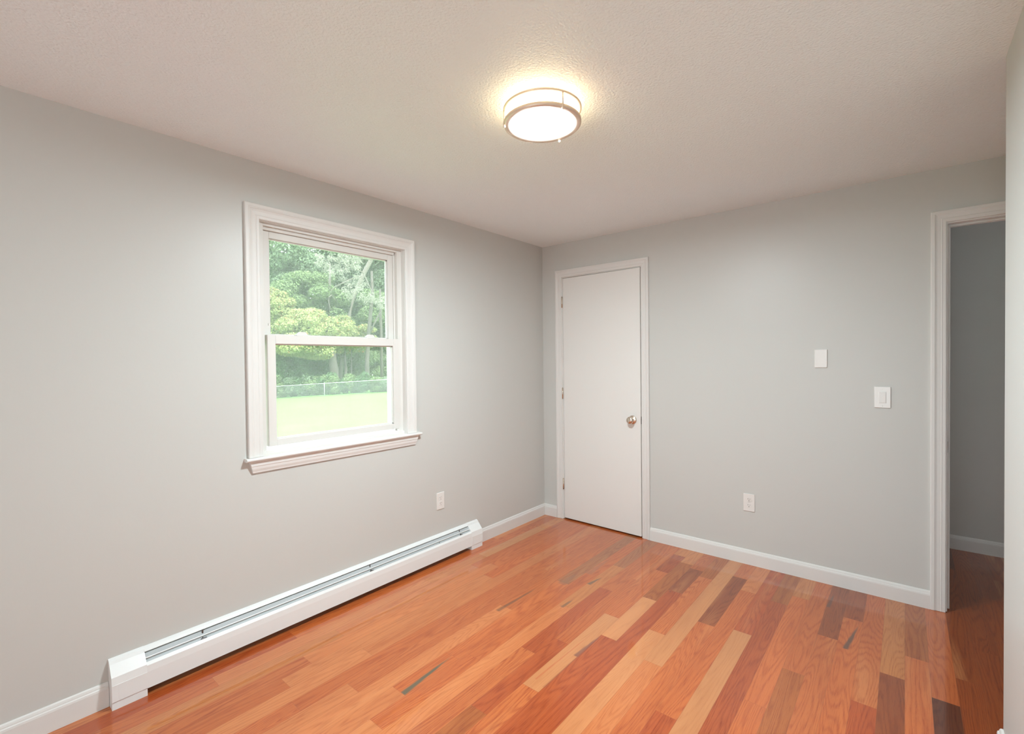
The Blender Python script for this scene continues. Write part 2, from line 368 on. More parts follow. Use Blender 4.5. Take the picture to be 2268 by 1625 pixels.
# baseboards -----------------------------------------------------
BB = [(0, 0), (.014, 0), (.014, .072), (.0125, .079), (.0095, .082), (.009, .086), (.0065, .0925), (.003, .0955), (0, .0957)]
def base_y(name, x, sgn, y0, y1, m0=0, m1=0):
    """runs along y on a wall at x; sgn = side it sticks out to"""
    mb = MB(); n = len(BB)
    V = [(x+sgn*t, y0+m0*t, z) for t, z in BB] + [(x+sgn*t, y1+m1*t, z) for t, z in BB]
    mb.add(V, [(i, (i+1) % n, n+(i+1) % n, n+i) for i in range(n)] + [tuple(range(n))[::-1], tuple(range(n, 2*n))])
    return struct(name, mb, M['trim'])
def base_x(name, y, sgn, x0, x1, m0=0, m1=0):
    mb = MB(); n = len(BB)
    V = [(x0+m0*t, y+sgn*t, z) for t, z in BB] + [(x1+m1*t, y+sgn*t, z) for t, z in BB]
    mb.add(V, [(i, (i+1) % n, n+(i+1) % n, n+i) for i in range(n)] + [tuple(range(n))[::-1], tuple(range(n, 2*n))])
    return struct(name, mb, M['trim'])
HT0, HT1 = -2.968, -0.860                 # heater extent along the left wall
base_y('baseboard_left', 0, 1, YR, HT0-.001)
base_y('baseboard_left', 0, 1, HT1+.001, 0, 0, -1)
base_x('baseboard_back', 0, -1, 0, .1388, 1, 0)
base_x('baseboard_back', 0, -1, .9772, 2.5468)
base_x('baseboard_back', 0, -1, 3.4522, AX)
base_y('baseboard_right', WR, -1, YR, CY, 0, 1)
base_x('baseboard_alcove', CY, 1, WR, AX, -1, 0)
base_y('baseboard_alcove', AX, -1, CY+.014, -.014)
base_x('baseboard_hall', HY, -1, HX0, HX1)
base_x('baseboard_rear', YR, 1, 0.014, WR-.014)

# casings --------------------------------------------------------
CAS = [(0, 0), (0, .0085), (.003, .0105), (.015, .0112), (.018, .0125), (.021, .0112), (.036, .0125), (.042, .0145), (.046, .0165), (.058, .0165), (.0615, .0135), (.062, .010), (.062, 0)]
def casing_xz(mb, a0, a1, z0, zt, y, sgn, prof=CAS):
    """three sided casing on a wall facing sgn*y; inner edges a0, a1, top zt"""
    n = len(prof)
    rings = [[(a0-o, y+sgn*t, z0) for o, t in prof], [(a0-o, y+sgn*t, zt+o) for o, t in prof],
             [(a1+o, y+sgn*t, zt+o) for o, t in prof], [(a1+o, y+sgn*t, z0) for o, t in prof]]
    V = [p for r in rings for p in r]
    F = [(k*n+i, k*n+(i+1) % n, (k+1)*n+(i+1) % n, (k+1)*n+i) for k in range(3) for i in range(n)] + [tuple(range(n))[::-1], tuple(range(3*n, 4*n))]
    mb.add(V, F)
c1 = MB(); casing_xz(c1, .2010, .9150, 0.0015, 2.0525, 0, -1)
t1 = struct('trim_1', c1, M['trim'])
c2 = MB(); casing_xz(c2, 2.6085, 3.3905, 0.0015, 2.0535, 0, -1); 
t2 = struct('trim_2', c2, M['trim'])
c3 = MB(); casing_xz(c3, 2.6085, 3.3905, 0.0015, 2.0535, .115, 1)
struct('trim_3', c3, M['trim'])
# jamb of the doorway with stops
jb = MB()
jb.box(E0-TJ, E0, 0, .115, .004, EZ, .001); jb.box(E1, E1+TJ, 0, .115, .004, EZ, .001); jb.box(E0-TJ, E1+TJ, 0, .115, EZ, EZ+TJ, .001)
jb.box(E0, E0+.011, .040, .075, .006, EZ-.011, .0015); jb.box(E1-.011, E1, .040, .075, .006, EZ-.011, .0015); jb.box(E0, E1, .040, .075, EZ-.011, EZ, .0015)
t4 = struct('trim_4', jb, M['trim'])
sp = MB().box(E0-.0003, E0+.0016, .004, .032, .845, .905, .0006).build('strike_plate', M['steel_dark'], t4)
# jamb of the closet door
jc = MB()
jc.box(D0-TJ, D0, 0, .115, .004, DZ, .001); jc.box(D1, D1+TJ, 0, .115, .004, DZ, .001); jc.box(D0-TJ, D1+TJ, 0, .115, DZ, DZ+TJ, .001)
jc.box(D0, D0+.011, .039, .07, .006, DZ-.011, .0015); jc.box(D1-.011, D1, .039, .07, .006, DZ-.011, .0015); jc.box(D0, D1, .039, .07, DZ-.011, DZ, .0015)
t5 = struct('trim_5', jc, M['trim'])
MB().box(D1-.0016, D1+.0004, .002, .032, .863, .925, .0006).build('strike_plate', M['steel_dark'], t5)

# ================================================================= CLOSET DOOR (slightly ajar)
door = empty('door_1', (D0+.002, 0.001, 0), -math.radians(1.15)); door['kind'] = 'structure'
LW = D1-D0-.0055
MB().box(0.0, LW, 0, .035, .0115, 2.0435, .0012).build('door_leaf', M['door'], door)
kx, kz = LW-.066, .8925
kn = MB()
kn.lathe([(0, -.0001), (.0325, -.0001), (.0335, -.002), (.0330, -.0045), (.029, -.0075), (.017, -.010), (.0125, -.013), (.0115, -.022), (.013, -.027)], (kx, 0, kz), 'y', 40)
kroot = kn.build('door_knob', M['nickel'], door)
kb = MB().lathe([(.012, -.024), (.0165, -.028), (.0235, -.034), (.0270, -.041), (.0275, -.047), (.0255, -.053), (.020, -.0575), (.010, -.060), (.0, -.0605)], (kx, 0, kz), 'y', 40)
kbo = kb.build('knob_ball', M['nickel'], kroot)
MB().box(LW-.0004, LW+.0012, .005, .030, kz-.0285, kz+.0285, .0005).build('latch_plate', M['steel_dark'], door)
MB().box(LW+.0008, LW+.0045, .011, .024, kz-.008, kz+.010, .001).build('latch_bolt', M['nickel'], door)
for hz in (1.842, 1.071, 0.300):
    hg = MB(); hg.tube([(-.0065, -.0065, hz-.0455), (-.0065, -.0065, hz+.0455)], .0062, 14)
    hg.box(-.0085, -.0045, -.004, .020, hz-.0445, hz+.0445); 
    for kk in range(1, 5): hg.tube([(-.0065, -.0065, hz-.0455+kk*.0182-.0004), (-.0065, -.0065, hz-.0455+kk*.0182+.0004)], .0066, 14)
    ho = hg.build('hinge', M['nickel'], door)
    MB().tube([(-.0065, -.0065, hz+.0455), (-.0065, -.0065, hz+.050)], [.0035, .0030], 10).build('hinge_pin', M['nickel'], ho)

# ================================================================= WINDOW
win = empty('window_1', (0, -1.94, .9)); win['kind'] = 'structure'
def wpart(name, mb, mat, parent=win):
    o = mb.build(name, mat)
    if parent is win: o.parent = win; o.matrix_parent_inverse = Matrix.Translation((0, 1.94, -.9))
    else:
        o.parent = parent
    return o
WC = [(0, 0), (0, .0085), (.004, .0105), (.012, .0110), (.016, .0125), (.019, .0110), (.034, .0130), (.044, .0160), (.047, .0185), (.051, .0175), (.054, .0190), (.066, .0190), (.0695, .0165), (.0700, .012), (.0700, 0)]
CI0, CI1, CT = -2.3640, -1.4860, 2.0620
CI1 = -1.4860
def casing_yz(mb, a0, a1, z0, zt, x, prof):
    n = len(prof)
    rings = [[(x+t, a0-o, z0) for o, t in prof], [(x+t, a0-o, zt+o) for o, t in prof], [(x+t, a1+o, zt+o) for o, t in prof], [(x+t, a1+o, z0) for o, t in prof]]
    V = [p for r in rings for p in r]
    mb.add(V, [(k*n+i, k*n+(i+1) % n, (k+1)*n+(i+1) % n, (k+1)*n+i) for k in range(3) for i in range(n)] + [tuple(range(n))[::-1], tuple(range(3*n, 4*n))])
cw = MB(); casing_yz(cw, CI0, CI1, .8975, CT, 0, WC)
wpart('window_casing', cw, M['trim'])
# stool with rounded nose, apron with returned ends
st = MB()
nose = [(-.03, .8805), (.030, .8805), (.0345, .8825), (.0370, .8865), (.0370, .8905), (.0345, .8945), (.030, .8965), (-.03, .8965)]
st.prism(nose, lambda u, v, a: (u, a, v), -2.450, -1.387)
wpart('window_sill', st, M['trim'])
ap = [(0, .8800), (.0225, .8800), (.0225, .8740), (.0190, .8690), (.0190, .8560), (.0165, .8530), (.0150, .8400), (.0110, .8280), (.0100, .8210), (0, .8210)]
am = MB(); n_ = len(ap)
V = [(t, -2.432 + (.880-z)*.30, z) for t, z in ap] + [(t, -1.405 - (.880-z)*.30, z) for t, z in ap]
am.add(V, [(i, (i+1) % n_, n_+(i+1) % n_, n_+i) for i in range(n_)] + [tuple(range(n_))[::-1], tuple(range(n_, 2*n_))])
wpart('window_apron', am, M['trim'])
# vinyl frame: jamb liners with balance channels, stepped head, sloping sill
fr = MB()
FX = -.034                                  # face of the vinyl frame; drywall return in front of it
Y0f, Y1f, ZTf = OY0+.034, OY1-.034, 2.047
fr.box(-.155, FX, OY0, Y0f, OZ0, OZ1, .001); fr.box(-.155, FX, Y1f, OY1, OZ0, OZ1, .001)
fr.box(-.155, FX, Y0f, Y1f, ZTf, OZ1)
fr.box(-.155, -.052, Y0f, Y1f-.006, 2.031, ZTf, .001)
fr.box(-.064, -.058, Y1f-.010, Y1f, .905, 2.031, .001)       # parting bead, far jamb
fr.box(-.110, -.100, Y1f-.012, Y1f, .905, 2.031, .001)
fr.prism([(-.155, .880), (.0, .880), (.0, .897), (-.02, .900), (-.022, .914), (-.155, .925)], lambda u, v, a: (u, a, v), OY0, OY1)
wpart('window_frame', fr, M['vinyl'])
rv = MB(); rv.box(FX, 0, OY0, OY0+.0015, .897, OZ1); rv.box(FX, 0, OY1-.0015, OY1, .897, OZ1); rv.box(FX, 0, OY0, OY1, OZ1-.0015, OZ1)
wpart('jamb_extension', rv, M['trim'])
def sash(name, xo, xi, y0, y1, z0, z1, stl, rb, rt, gy0, gy1):
    s_ = MB()
    s_.box(xo, xi, y0, y0+stl, z0, z1, .0015); s_.box(xo, xi, y1-stl, y1, z0, z1, .0015)
    s_.box(xo, xi, y0+stl, y1-stl, z0, z0+rb, .0015); s_.box(xo, xi, y0+stl, y1-stl, z1-rt, z1, .0015)
    xm = (xo+xi)/2 - .003
    for (a, c, d, e) in ((y0+stl, y0+stl+.006, z0+rb, z1-rt), (y1-stl-.006, y1-stl, z0+rb, z1-rt)):   # glazing bead
        s_.box(xm-.008, xm+.005, a, c, d, e)
    s_.box(xm-.008, xm+.005, y0+stl, y1-stl, z0+rb, z0+rb+.006); s_.box(xm-.008, xm+.005, y0+stl, y1-stl, z1-rt-.006, z1-rt)
    so_ = wpart(name, s_, M['vinyl'])
    g = MB().box(xm-.0015, xm+.0015, y0+stl-.004, y1-stl+.004, z0+rb-.004, z1-rt+.004)
    go = wpart('glass_pane', g, M['glass'], so_)
    return so_
up = sash('upper_sash', -.098, -.066, Y0f+.002, Y1f-.004, 1.464, 2.030, .040, .036, .034, 0, 0)
lo = sash('lower_sash', -.056, -.024, Y0f+.008, Y1f-.001, .9335, 1.4985, .040, .033, .045, 0, 0)
for ly in (-2.135, -1.715):
    lk = MB(); lk.box(-.062, -.030, ly-.034, ly+.034, 1.4985, 1.5050, .0015); lk.prism([(ly-.030, 1.504), (ly+.030, 1.504), (ly+.018, 1.519), (ly-.010, 1.520)], lambda u, v, a: (a, u, v), -.060, -.036)
    wpart('sash_lock', lk, M['vinyl'], lo)
nb = MB().box(-.026, -.018, OY0+.046, OY0+.053, 1.545, 1.556, .001)
wpart('tilt_latch', nb, M['vinyl'])

# unseen window added behind the viewer as daylight fill
fill_win = empty('fill_window', ((RW[0]+RW[1])/2, YR, .9)); fill_win['kind'] = 'structure'
f2 = MB()
for a, c in ((RW[0], RW[0]+.04), (RW[1]-.04, RW[1]), ((RW[0]+RW[1])/2-.02, (RW[0]+RW[1])/2+.02)): f2.box(a, c, YR-.09, YR-.04, RW[2], RW[3], .001)
f2.box(RW[0], RW[1], YR-.09, YR-.04, RW[2], RW[2]+.04, .001); f2.box(RW[0], RW[1], YR-.09, YR-.04, RW[3]-.04, RW[3], .001)
casing_xz(f2, RW[0], RW[1], RW[2], RW[3], YR, 1)
f2.box(RW[0]-.07, RW[1]+.07, YR, YR+.03, RW[2]-.02, RW[2], .003)
o = f2.build('window_frame', M['vinyl']); o.parent = fill_win; o.matrix_parent_inverse = Matrix.Translation((-(RW[0]+RW[1])/2, -YR, -.9))

# ================================================================= BASEBOARD HEATER
ht = tag(empty('baseboard_heater', (0, (HT0+HT1)/2, 0)), 'long white metal baseboard heater along the grey wall under the window', 'heater')
HO = Matrix.Translation((0, -(HT0+HT1)/2, 0))
def hpart(name, mb, mat, parent=ht):
    o = mb.build(name, mat); o.parent = parent
    if parent is ht: o.matrix_parent_inverse = HO
    return o
SEC = lambda u, v, a: (u, a, v)
C0, C1 = HT0+.113, HT1-.110                # inner edges of the end caps
def endcap(y0, y1, wide):
    e = MB()
    shell = [(0.0005, 0), (.057, 0), (.057, .0305), (.0605, .033), (.0605, .0935), (.0600, .0965), (.0555, .127), (.0215, .1655), (.0150, .1755), (.0020, .1830), (.0005, .1830)]
    e.prism(shell, SEC, y0, y1)
    o = hpart('end_cap', e, M['heater'])
    return o
endcap(HT0, C0, True); endcap(C1, HT1, False)
# bead ridge and crease strips of the caps
hpart('cap_ridge', MB().box(.0600, .0612, HT0+.001, C0, .0955, .0975, .0005), M['heater'])
hpart('cap_ridge', MB().box(.0600, .0612, C1, HT1-.001, .0925, .0945, .0005), M['heater'])
hpart('cap_seam', MB().box(.0598, .0609, HT0+.0205, HT0+.0220, .034, .0935), M['heater'])
bk = MB(); bk.prism([(.0005, .028), (.003, .028), (.003, .1775), (.0135, .1730), (.0230, .1660), (.0235, .1672), (.0145, .1750), (.0020, .1818), (.0005, .1818)], SEC, C0, C1)
hpart('back_panel', bk, M['heater'])
fp = MB(); fp.prism([(.0480, .1340), (.0570, .1225), (.0590, .0965), (.0590, .0300), (.0500, .0260), (.0500, .0272), (.0578, .0310), (.0578, .0960), (.0560, .1215), (.0470, .1330)], SEC, C0, C1)
hpart('front_panel', fp, M['heater'])
dm = MB(); dm.prism([(.0345, .1465), (.0375, .1440), (.0392, .1462), (.0362, .1487)], SEC, C0, C1)
hpart('damper', dm, M['heater'])
dn = MB(); dn.prism([(.0035, .1640), (.0200, .1590), (.0340, .1370), (.0500, .1170), (.0500, .1155), (.0330, .1360), (.0190, .1575), (.0035, .1625)], SEC, C0, C1)
hpart('air_channel', dn, M['heater_dark'])
for by in (-2.647, -1.786, -1.062):
    br = MB(); br.box(.024, .0265, by-.001, by+.004, .1500, .1660); br.box(.040, .048, by-.010, by+.012, .1335, .1370, .0008); br.box(.041, .046, by-.006, by-.002, .1335, .1420)
    hpart('bracket', br, M['bracket'])
hpart('screw', MB().lathe([(0, .0), (.003, .0), (.003, .0015), (0, .002)], (.0425, -1.262, .1385), 'z', 12), M['socket_dark'])
pi_ = MB(); pi_.tube([(.028, C0, .075), (.028, C1, .075)], .011, 12)
for i in range(95):
    y = C0 + .02 + i*(C1-C0-.04)/94; pi_.box(.006, .050, y-.0003, y+.0003, .045, .105)
hpart('heating_element', pi_, M['fin'])

# ================================================================= SWITCHES AND OUTLETS
def plate_obj(name, loc, rz, w_, h_, t_, label, cat, group=None):
    """local x = along wall, -y = out of wall"""
    r = tag(empty(name, loc, rz), label, cat, group)
    MB().box(-w_/2, w_/2, -t_, 0, -h_/2, h_/2, .0022).build('cover_plate', M['plate'], r)
    return r
def outlet(loc, rz, label):
    r = plate_obj('wall_outlet', loc, rz, .0690, .1150, .0055, label, 'outlet', None)
    for s in (1, -1):
        rc = MB(); zc = s*.0195
        pts = []
        for i in range(28):
            t = 2*PI*i/28; pts.append((.0170*math.cos(t)*1.0, max(-.0135, min(.0135, .0170*math.sin(t)))))
        rc.prism(pts, lambda u, v, a: (u, a, v+zc), -.0070, -.004)
        ro = rc.build('receptacle', M['plate'], r)
        sl = MB(); sl.box(-.0072, -.0052, -.00725, -.006, zc+.001, zc+.0095); sl.box(.0052, .0070, -.00725, -.006, zc+.002, zc+.0090)
        sl.lathe([(0, -.00725), (.0024, -.00725), (.0024, -.006)], (0, 0, zc-.0065), 'y', 12)
        sl.build('slot', M['socket_dark'], ro)
    MB().lathe([(0, -.0066), (.002, -.0066), (.003, -.0056)], (0, 0, 0), 'y', 12).build('screw', M['plate'], r)
    return r
outlet((1.6563, 0, .4065), 0, 'white duplex wall outlet on the back wall, right of the closet door')
outlet((0, -1.2122, .4030), PI/2, 'white duplex wall outlet on the window wall, above the end of the baseboard heater')
sw = plate_obj('light_switch', (2.3452, 0, 1.1268), 0, .0735, .1190, .0060, 'glossy white rocker light switch beside the doorway casing', 'switch')
MB().box(-.0168, .0168, -.0068, -.004, -.0335, .0335, .0008).build('rocker_frame', M['plate'], sw)
rk = MB(); rk.prism([(-.0068, -.030), (-.0085, -.030), (-.0110, .0290), (-.0068, .030)], lambda u, v, a: (a, u, v), -.0145, .0145)
rk.build('rocker', M['plate'], sw)
for s in (1, -1): MB().lathe([(0, -.0070), (.002, -.0070), (.003, -.0060)], (0, 0, s*.048), 'y', 12).build('screw', M['plate'], sw)
bp_ = plate_obj('blank_wall_plate', (2.0541, 0, 1.3470), 0, .0645, .1090, .0065, 'plain white blank wall plate above and left of the light switch', 'wall plate')

# ================================================================= CEILING LIGHT
LX, LY = 1.368, -1.876; LR = .1485
cl = tag(empty('ceiling_light', (LX, LY, H)), 'round flush ceiling light, lit white drum with two brushed nickel rings', 'ceiling light')
MB().lathe([(0, -.001), (.118, -.001), (.122, -.012), (.118, -.014), (0, -.014)], n=64).build('base_pan', M['nickel_lamp'], cl)
MB().lathe([(.120, -.004), (.1395, -.008), (.1405, -.012), (.1405, -.074)], n=96).build('diffuser_band', M['lamp_side'], cl)
MB().lathe([(0, -.0815), (.060, -.0813), (.105, -.0805), (.1215, -.0790)], n=96).build('diffuser_lens', M['lamp_disc'], cl)
def ring(r0, r1, z0, z1):
    return MB().lathe([(r0, z0), (r1, z0), (r1+.0004, (z0+z1)/2), (r1, z1), (r0, z1), (r0, z0)], n=96)
ring(.1435, .1500, -.0280, -.0205).build('trim_ring', M['nickel_lamp'], cl)
MB().lathe([(.1205, -.0750), (.1205, -.0790), (.1220, -.0808), (.1450, -.0822), (.1480, -.0795), (.1485, -.0690), (.1465, -.0685), (.1400, -.0700), (.1395, -.0750), (.1205, -.0750)], n=96).build('trim_ring', M['nickel_lamp'], cl)
for pa in (math.radians(97.3), math.radians(-24), math.radians(-138)):
    px_, py_ = (LR-.002)*math.cos(pa), (LR-.002)*math.sin(pa)
    po = MB().tube([(px_, py_, -.020), (px_, py_, -.071)], .0028, 12).build('post', M['nickel_lamp'], cl)
    MB().lathe([(0, -.0900), (.0040, -.0895), (.0046, -.0870), (.0042, -.0800), (.0036, -.0660)], (px_, py_, 0), 'z', 16).build('finial', M['nickel_lamp'], po)

# ================================================================= OUTSIDE
def at(px, py, D):
    """point seen at photo pixel (px, py), horizontal distance D from the viewpoint"""
    d = _F + _R*((px-1134)/FPX) - _U*((py-812.5)/FPX)
    return CP + d*(D/math.hypot(d.x, d.y))
PA, PB = at(610, 883, 52), at(856, 869, 46)
PC = Vector((-5, 0, -1.35))
nrm = (PB-PA).cross(PC-PA).normalized()
def ground(x, y): return PA.z - (nrm.x*(x-PA.x) + nrm.y*(y-PA.y))/nrm.z

def leafmat(name, base, var, tip=None, transl=0.35):
    m = bpy.data.materials.new(name); m.use_nodes = True; nt = m.node_tree; nt.nodes.clear()
    out = nt.nodes.new('ShaderNodeOutputMaterial'); df = nt.nodes.new('ShaderNodeBsdfDiffuse'); tr = nt.nodes.new('ShaderNodeBsdfTranslucent'); mx = nt.nodes.new('ShaderNodeMixShader')
    at_ = nt.nodes.new('ShaderNodeAttribute'); at_.attribute_name = 'leaf_tone'
    base = tuple(c*k_ for c, k_ in zip(base, (.55, .49, .46))); tip = tip and tuple(c*.55 for c in tip)
    rp = nt.nodes.new('ShaderNodeValToRGB'); e = rp.color_ramp.elements
    e[0].position = 0; e[0].color = (*[c*(1-var) for c in base], 1); e[1].position = .9; e[1].color = (*[min(1, c*(1+var)) for c in base], 1)
    if tip:
        q = rp.color_ramp.elements.new(.945); q.color = (*[min(1, c*(1+var)) for c in base], 1); q = rp.color_ramp.elements.new(.955); q.color = (*tip, 1)
    nt.links.new(at_.outputs['Fac'], rp.inputs[0])
    for n in (df, tr): nt.links.new(rp.outputs[0], n.inputs[0])
    mx.inputs[0].default_value = transl; nt.links.new(df.outputs[0], mx.inputs[1]); nt.links.new(tr.outputs[0], mx.inputs[2]); nt.links.new(mx.outputs[0], out.inputs[0])
    return m
LM = {'blue': leafmat('cool_green_leaves', (0.33, 0.50, 0.33), .25), 'mid': leafmat('mid_green_leaves', (0.34, 0.52, 0.27), .28),
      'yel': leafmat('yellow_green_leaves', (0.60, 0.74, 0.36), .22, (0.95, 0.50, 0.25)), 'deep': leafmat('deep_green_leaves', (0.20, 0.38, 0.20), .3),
      'pale': leafmat('pale_silvery_leaves', (0.66, 0.74, 0.66), .15)}
M['bark'] = simple('grey_brown_bark', (0.085, 0.075, 0.065), 0.9, bump=(8, .02, .6, 4), var=.2)
M['bark_pale'] = simple('pale_bark', (0.15, 0.135, 0.115), 0.9, bump=(8, .02, .6, 4), var=.15)

def foliage(name, blobs, n, size, mat, parent, seed, elong=1.6, flat=0.6):
    """leaf sprays scattered on lumpy blobs (x, y, z, rx, ry, rz) as one mesh"""
    r = np.random.RandomState(seed); B = np.array(blobs, float)
    size = size*.50; n = int(n*2.9)
    wgt = (B[:, 3]*B[:, 5]); wgt /= wgt.sum()
    idx = r.choice(len(B), n, p=wgt); d = r.normal(size=(n, 3)); d /= np.linalg.norm(d, axis=1)[:, None]
    rad = r.uniform(.72, 1.05, n)
    P = B[idx, :3] + d*B[idx, 3:6]*rad[:, None]
    nrm_ = d*flat + r.normal(size=(n, 3))*.45 + np.array([0, 0, .35]); nrm_ /= np.linalg.norm(nrm_, axis=1)[:, None]
    a = np.cross(nrm_, r.normal(size=(n, 3))); a /= np.linalg.norm(a, axis=1)[:, None]; b_ = np.cross(nrm_, a)
    s = size*r.uniform(.55, 1.25, n)[:, None]
    V = np.stack([P - a*s*elong*.5, P - b_*s*.5 - nrm_*s*.1, P + a*s*elong*.5, P + b_*s*.5 - nrm_*s*.1], 1).reshape(-1, 3)
    me = bpy.data.meshes.new(name); me.vertices.add(4*n); me.loops.add(4*n); me.polygons.add(n)
    me.vertices.foreach_set('co', V.ravel()); me.loops.foreach_set('vertex_index', np.arange(4*n)); me.polygons.foreach_set('loop_start', np.arange(0, 4*n, 4))
    me.update(calc_edges=True)
    t = me.attributes.new('leaf_tone', 'FLOAT', 'FACE'); t.data.foreach_set('value', r.random(n))
    me.materials.append(mat); o = bpy.data.objects.new(name, me); COL.objects.link(o)
    if parent: o.parent = parent; o.matrix_parent_inverse = Matrix.Translation(-Vector(parent.location))
    return o
def wpartof(o, parent): o.parent = parent; o.matrix_parent_inverse = Matrix.Translation(-Vector(parent.location)); return o
def crown(c, rx, ry, rz, k, seed, lump=.30):
    r = random.Random(seed); out = []
    for _ in range(k):
        while True:
            p = [r.uniform(-1, 1) for _ in range(3)]
            if sum(q*q for q in p) < 1: break
        l = lump*r.uniform(.6, 1.25)
        out.append((c[0]+p[0]*rx*(1-l*.6), c[1]+p[1]*ry*(1-l*.6), c[2]+p[2]*rz*(1-l*.6), rx*l*1.1, ry*l*1.1, rz*l*.75))
    return out
def wood_tree(label, px, D, crown_px, r_px, leaf, n, size, seed, trunk_r=.2, lean=(0, 0), k=34, bark='bark', low=None, depth=4.0, limbs=4):
    """trunk foot seen in pixel column px; crown centre and radii given as seen"""
    foot = at(px, 860, D); foot.z = ground(foot.x, foot.y) - .1
    c = at(crown_px[0], crown_px[1], D); m = D/FPX*1.15
    t = tag(empty('forest_tree', foot), label, 'tree', 'trees beyond the chain link fence')
    top = Vector((c.x + lean[0], c.y + lean[1], c.z + r_px[1]*m*.4))
    pts = [foot + (top-foot)*s + Vector((math.sin(s*5+seed)*.18, math.cos(s*4+seed)*.18, 0))*min(1, s*3) for s in (0, .15, .35, .55, .78, 1)]
    tb = MB().tube(pts, [trunk_r*q for q in (1.25, 1.0, .9, .75, .5, .2)], 9)
    trk = wpartof(tb.build('trunk', M[bark]), t)
    rr = random.Random(seed)
    for _ in range(limbs):
        s = rr.uniform(.4, .85); p0 = foot + (top-foot)*s
        a = rr.uniform(0, 2*PI); L = r_px[0]*m*rr.uniform(.4, .8)
        p2 = p0 + Vector((math.cos(a)*L, math.sin(a)*L, L*rr.uniform(.3, .8)))
        lb = MB().tube([p0, (p0+p2)/2 + Vector((0, 0, -.1*L)), p2], [trunk_r*.35, trunk_r*.25, trunk_r*.1], 6)
        o = lb.build('branch', M[bark]); wpartof(o, t)
    foliage('foliage', crown(c, r_px[0]*m, min(r_px[0]*m, depth), r_px[1]*m, k, seed), n, size, LM[leaf], t, seed)
    return t
def build_outside():
    # lawn
    m, nt, b = new_mat('mown_grass'); tc = nt.nodes.new('ShaderNodeTexCoord'); n = nt.nodes.new('ShaderNodeTexNoise'); n.inputs['Scale'].default_value = .5; n.inputs['Detail'].default_value = 8; n.inputs['Roughness'].default_value = .7
    nt.links.new(tc.outputs['Object'], n.inputs['Vector']); rp = nt.nodes.new('ShaderNodeValToRGB'); rp.color_ramp.elements[0].position = .3; rp.color_ramp.elements[1].position = .7
    rp.color_ramp.elements[0].color = (0.134, 0.285, 0.082, 1); rp.color_ramp.elements[1].color = (0.166, 0.325, 0.108, 1)
    nt.links.new(n.outputs['Fac'], rp.inputs[0]); nt.links.new(rp.outputs[0], b.inputs['Base Color']); b.inputs['Roughness'].default_value = 1; b.inputs['Specular IOR Level'].default_value = 0
    g = MB(); xs = [-.6, -15, -45, -110]; ys = [-60, 0, 30, 80, 120]
    V = [(x, y, ground(x, y)) for x in xs for y in ys]
    g.add(V, [(i*5+j, i*5+j+1, (i+1)*5+j+1, (i+1)*5+j) for i in range(3) for j in range(4)])
    go = g.build('lawn', m); go['kind'] = 'structure'
    for p in go.data.polygons: pass
    # chain link fence
    FA, FB = PA + (PA-PB)*1.2, PB + (PB-PA)*1.0
    dF = (FB-FA); LF = math.hypot(dF.x, dF.y); u = Vector((dF.x/LF, dF.y/LF, 0))
    fc = tag(empty('chain_link_fence', FA), 'low galvanised chain link fence between the lawn and the woods', 'fence')
    gm = simple('galvanised_steel', (0.40, 0.41, 0.42), .5, metal=.2)
    hF = 1.22
    def gp(s, z): p = FA + u*s; return Vector((p.x, p.y, ground(p.x, p.y)+z))
    wpartof(MB().tube([gp(0, hF), gp(LF, hF)], .028, 8).build('top_rail', gm), fc)
    s720 = (at(718, 860, 49) - FA).dot(u); 
    s = s720 - 15*3.0
    s = s720 % 9.0
    while s < LF:
        po = wpartof(MB().tube([gp(s, -.2), gp(s, hF+.06)], .036, 8).build('post', gm), fc)
        cp = MB().tube([gp(s, hF+.05), gp(s, hF+.11)], [.042, .012], 8).build('post_cap', gm); cp.parent = po
        s += 9.0
    cm = MB(); p_ = .075; nW = int((LF+hF)/p_); nn = Vector((-u.y, u.x, 0))
    for i in range(nW):
        for sg in (1, -1):
            s0 = i*p_ - (hF if sg > 0 else 0)
            a0, b0 = s0, s0 + hF
            z0, z1 = (0.02, hF) if sg > 0 else (hF, .02)
            if b0 > LF or a0 < 0: continue
            q0, q1 = gp(a0, z0), gp(b0, z1); w_ = .0036
            up_ = Vector((0, 0, 1)); 
            cm.add([q0+up_*w_, q0-up_*w_, q1-up_*w_, q1+up_*w_, q0+nn*w_, q0-nn*w_, q1-nn*w_, q1+nn*w_], [(0, 1, 2, 3), (4, 5, 6, 7)])
    wm = cm.build('wire_mesh', gm, recalc=False); wpartof(wm, fc)
    # trees: far backdrop to front
    W = wood_tree
    W('tall cool green tree filling the left top of the upper pane', 640, 66, (630, 585), (75, 85), 'blue', 9000, .42, 1, .22, k=46)
    W('tall cool green tree behind the silvery branches', 735, 70, (735, 570), (80, 90), 'blue', 9000, .44, 2, .22, k=46)
    W('tall cool green tree at the right top of the upper pane', 850, 68, (850, 590), (80, 95), 'blue', 9000, .44, 3, .24, k=46)
    W('deep green tree in the middle of the wood, under the silvery branches', 700, 62, (690, 665), (70, 55), 'mid', 8000, .36, 4, .2, k=40)
    W('mid green tree on the right behind the forked trunk', 862, 62, (850, 700), (60, 60), 'mid', 7000, .36, 5, .2, k=36)
    W('shaded green tree behind the fence at the far left of the window', 585, 60, (590, 700), (60, 80), 'mid', 7000, .36, 6, .2, k=36)
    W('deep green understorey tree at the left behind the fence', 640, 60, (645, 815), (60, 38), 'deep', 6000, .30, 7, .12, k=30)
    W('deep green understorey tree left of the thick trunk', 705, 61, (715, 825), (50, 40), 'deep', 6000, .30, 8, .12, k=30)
    W('mid green understorey tree between the two grey trunks', 785, 60, (785, 800), (42, 50), 'mid', 6000, .30, 9, .12, k=30)
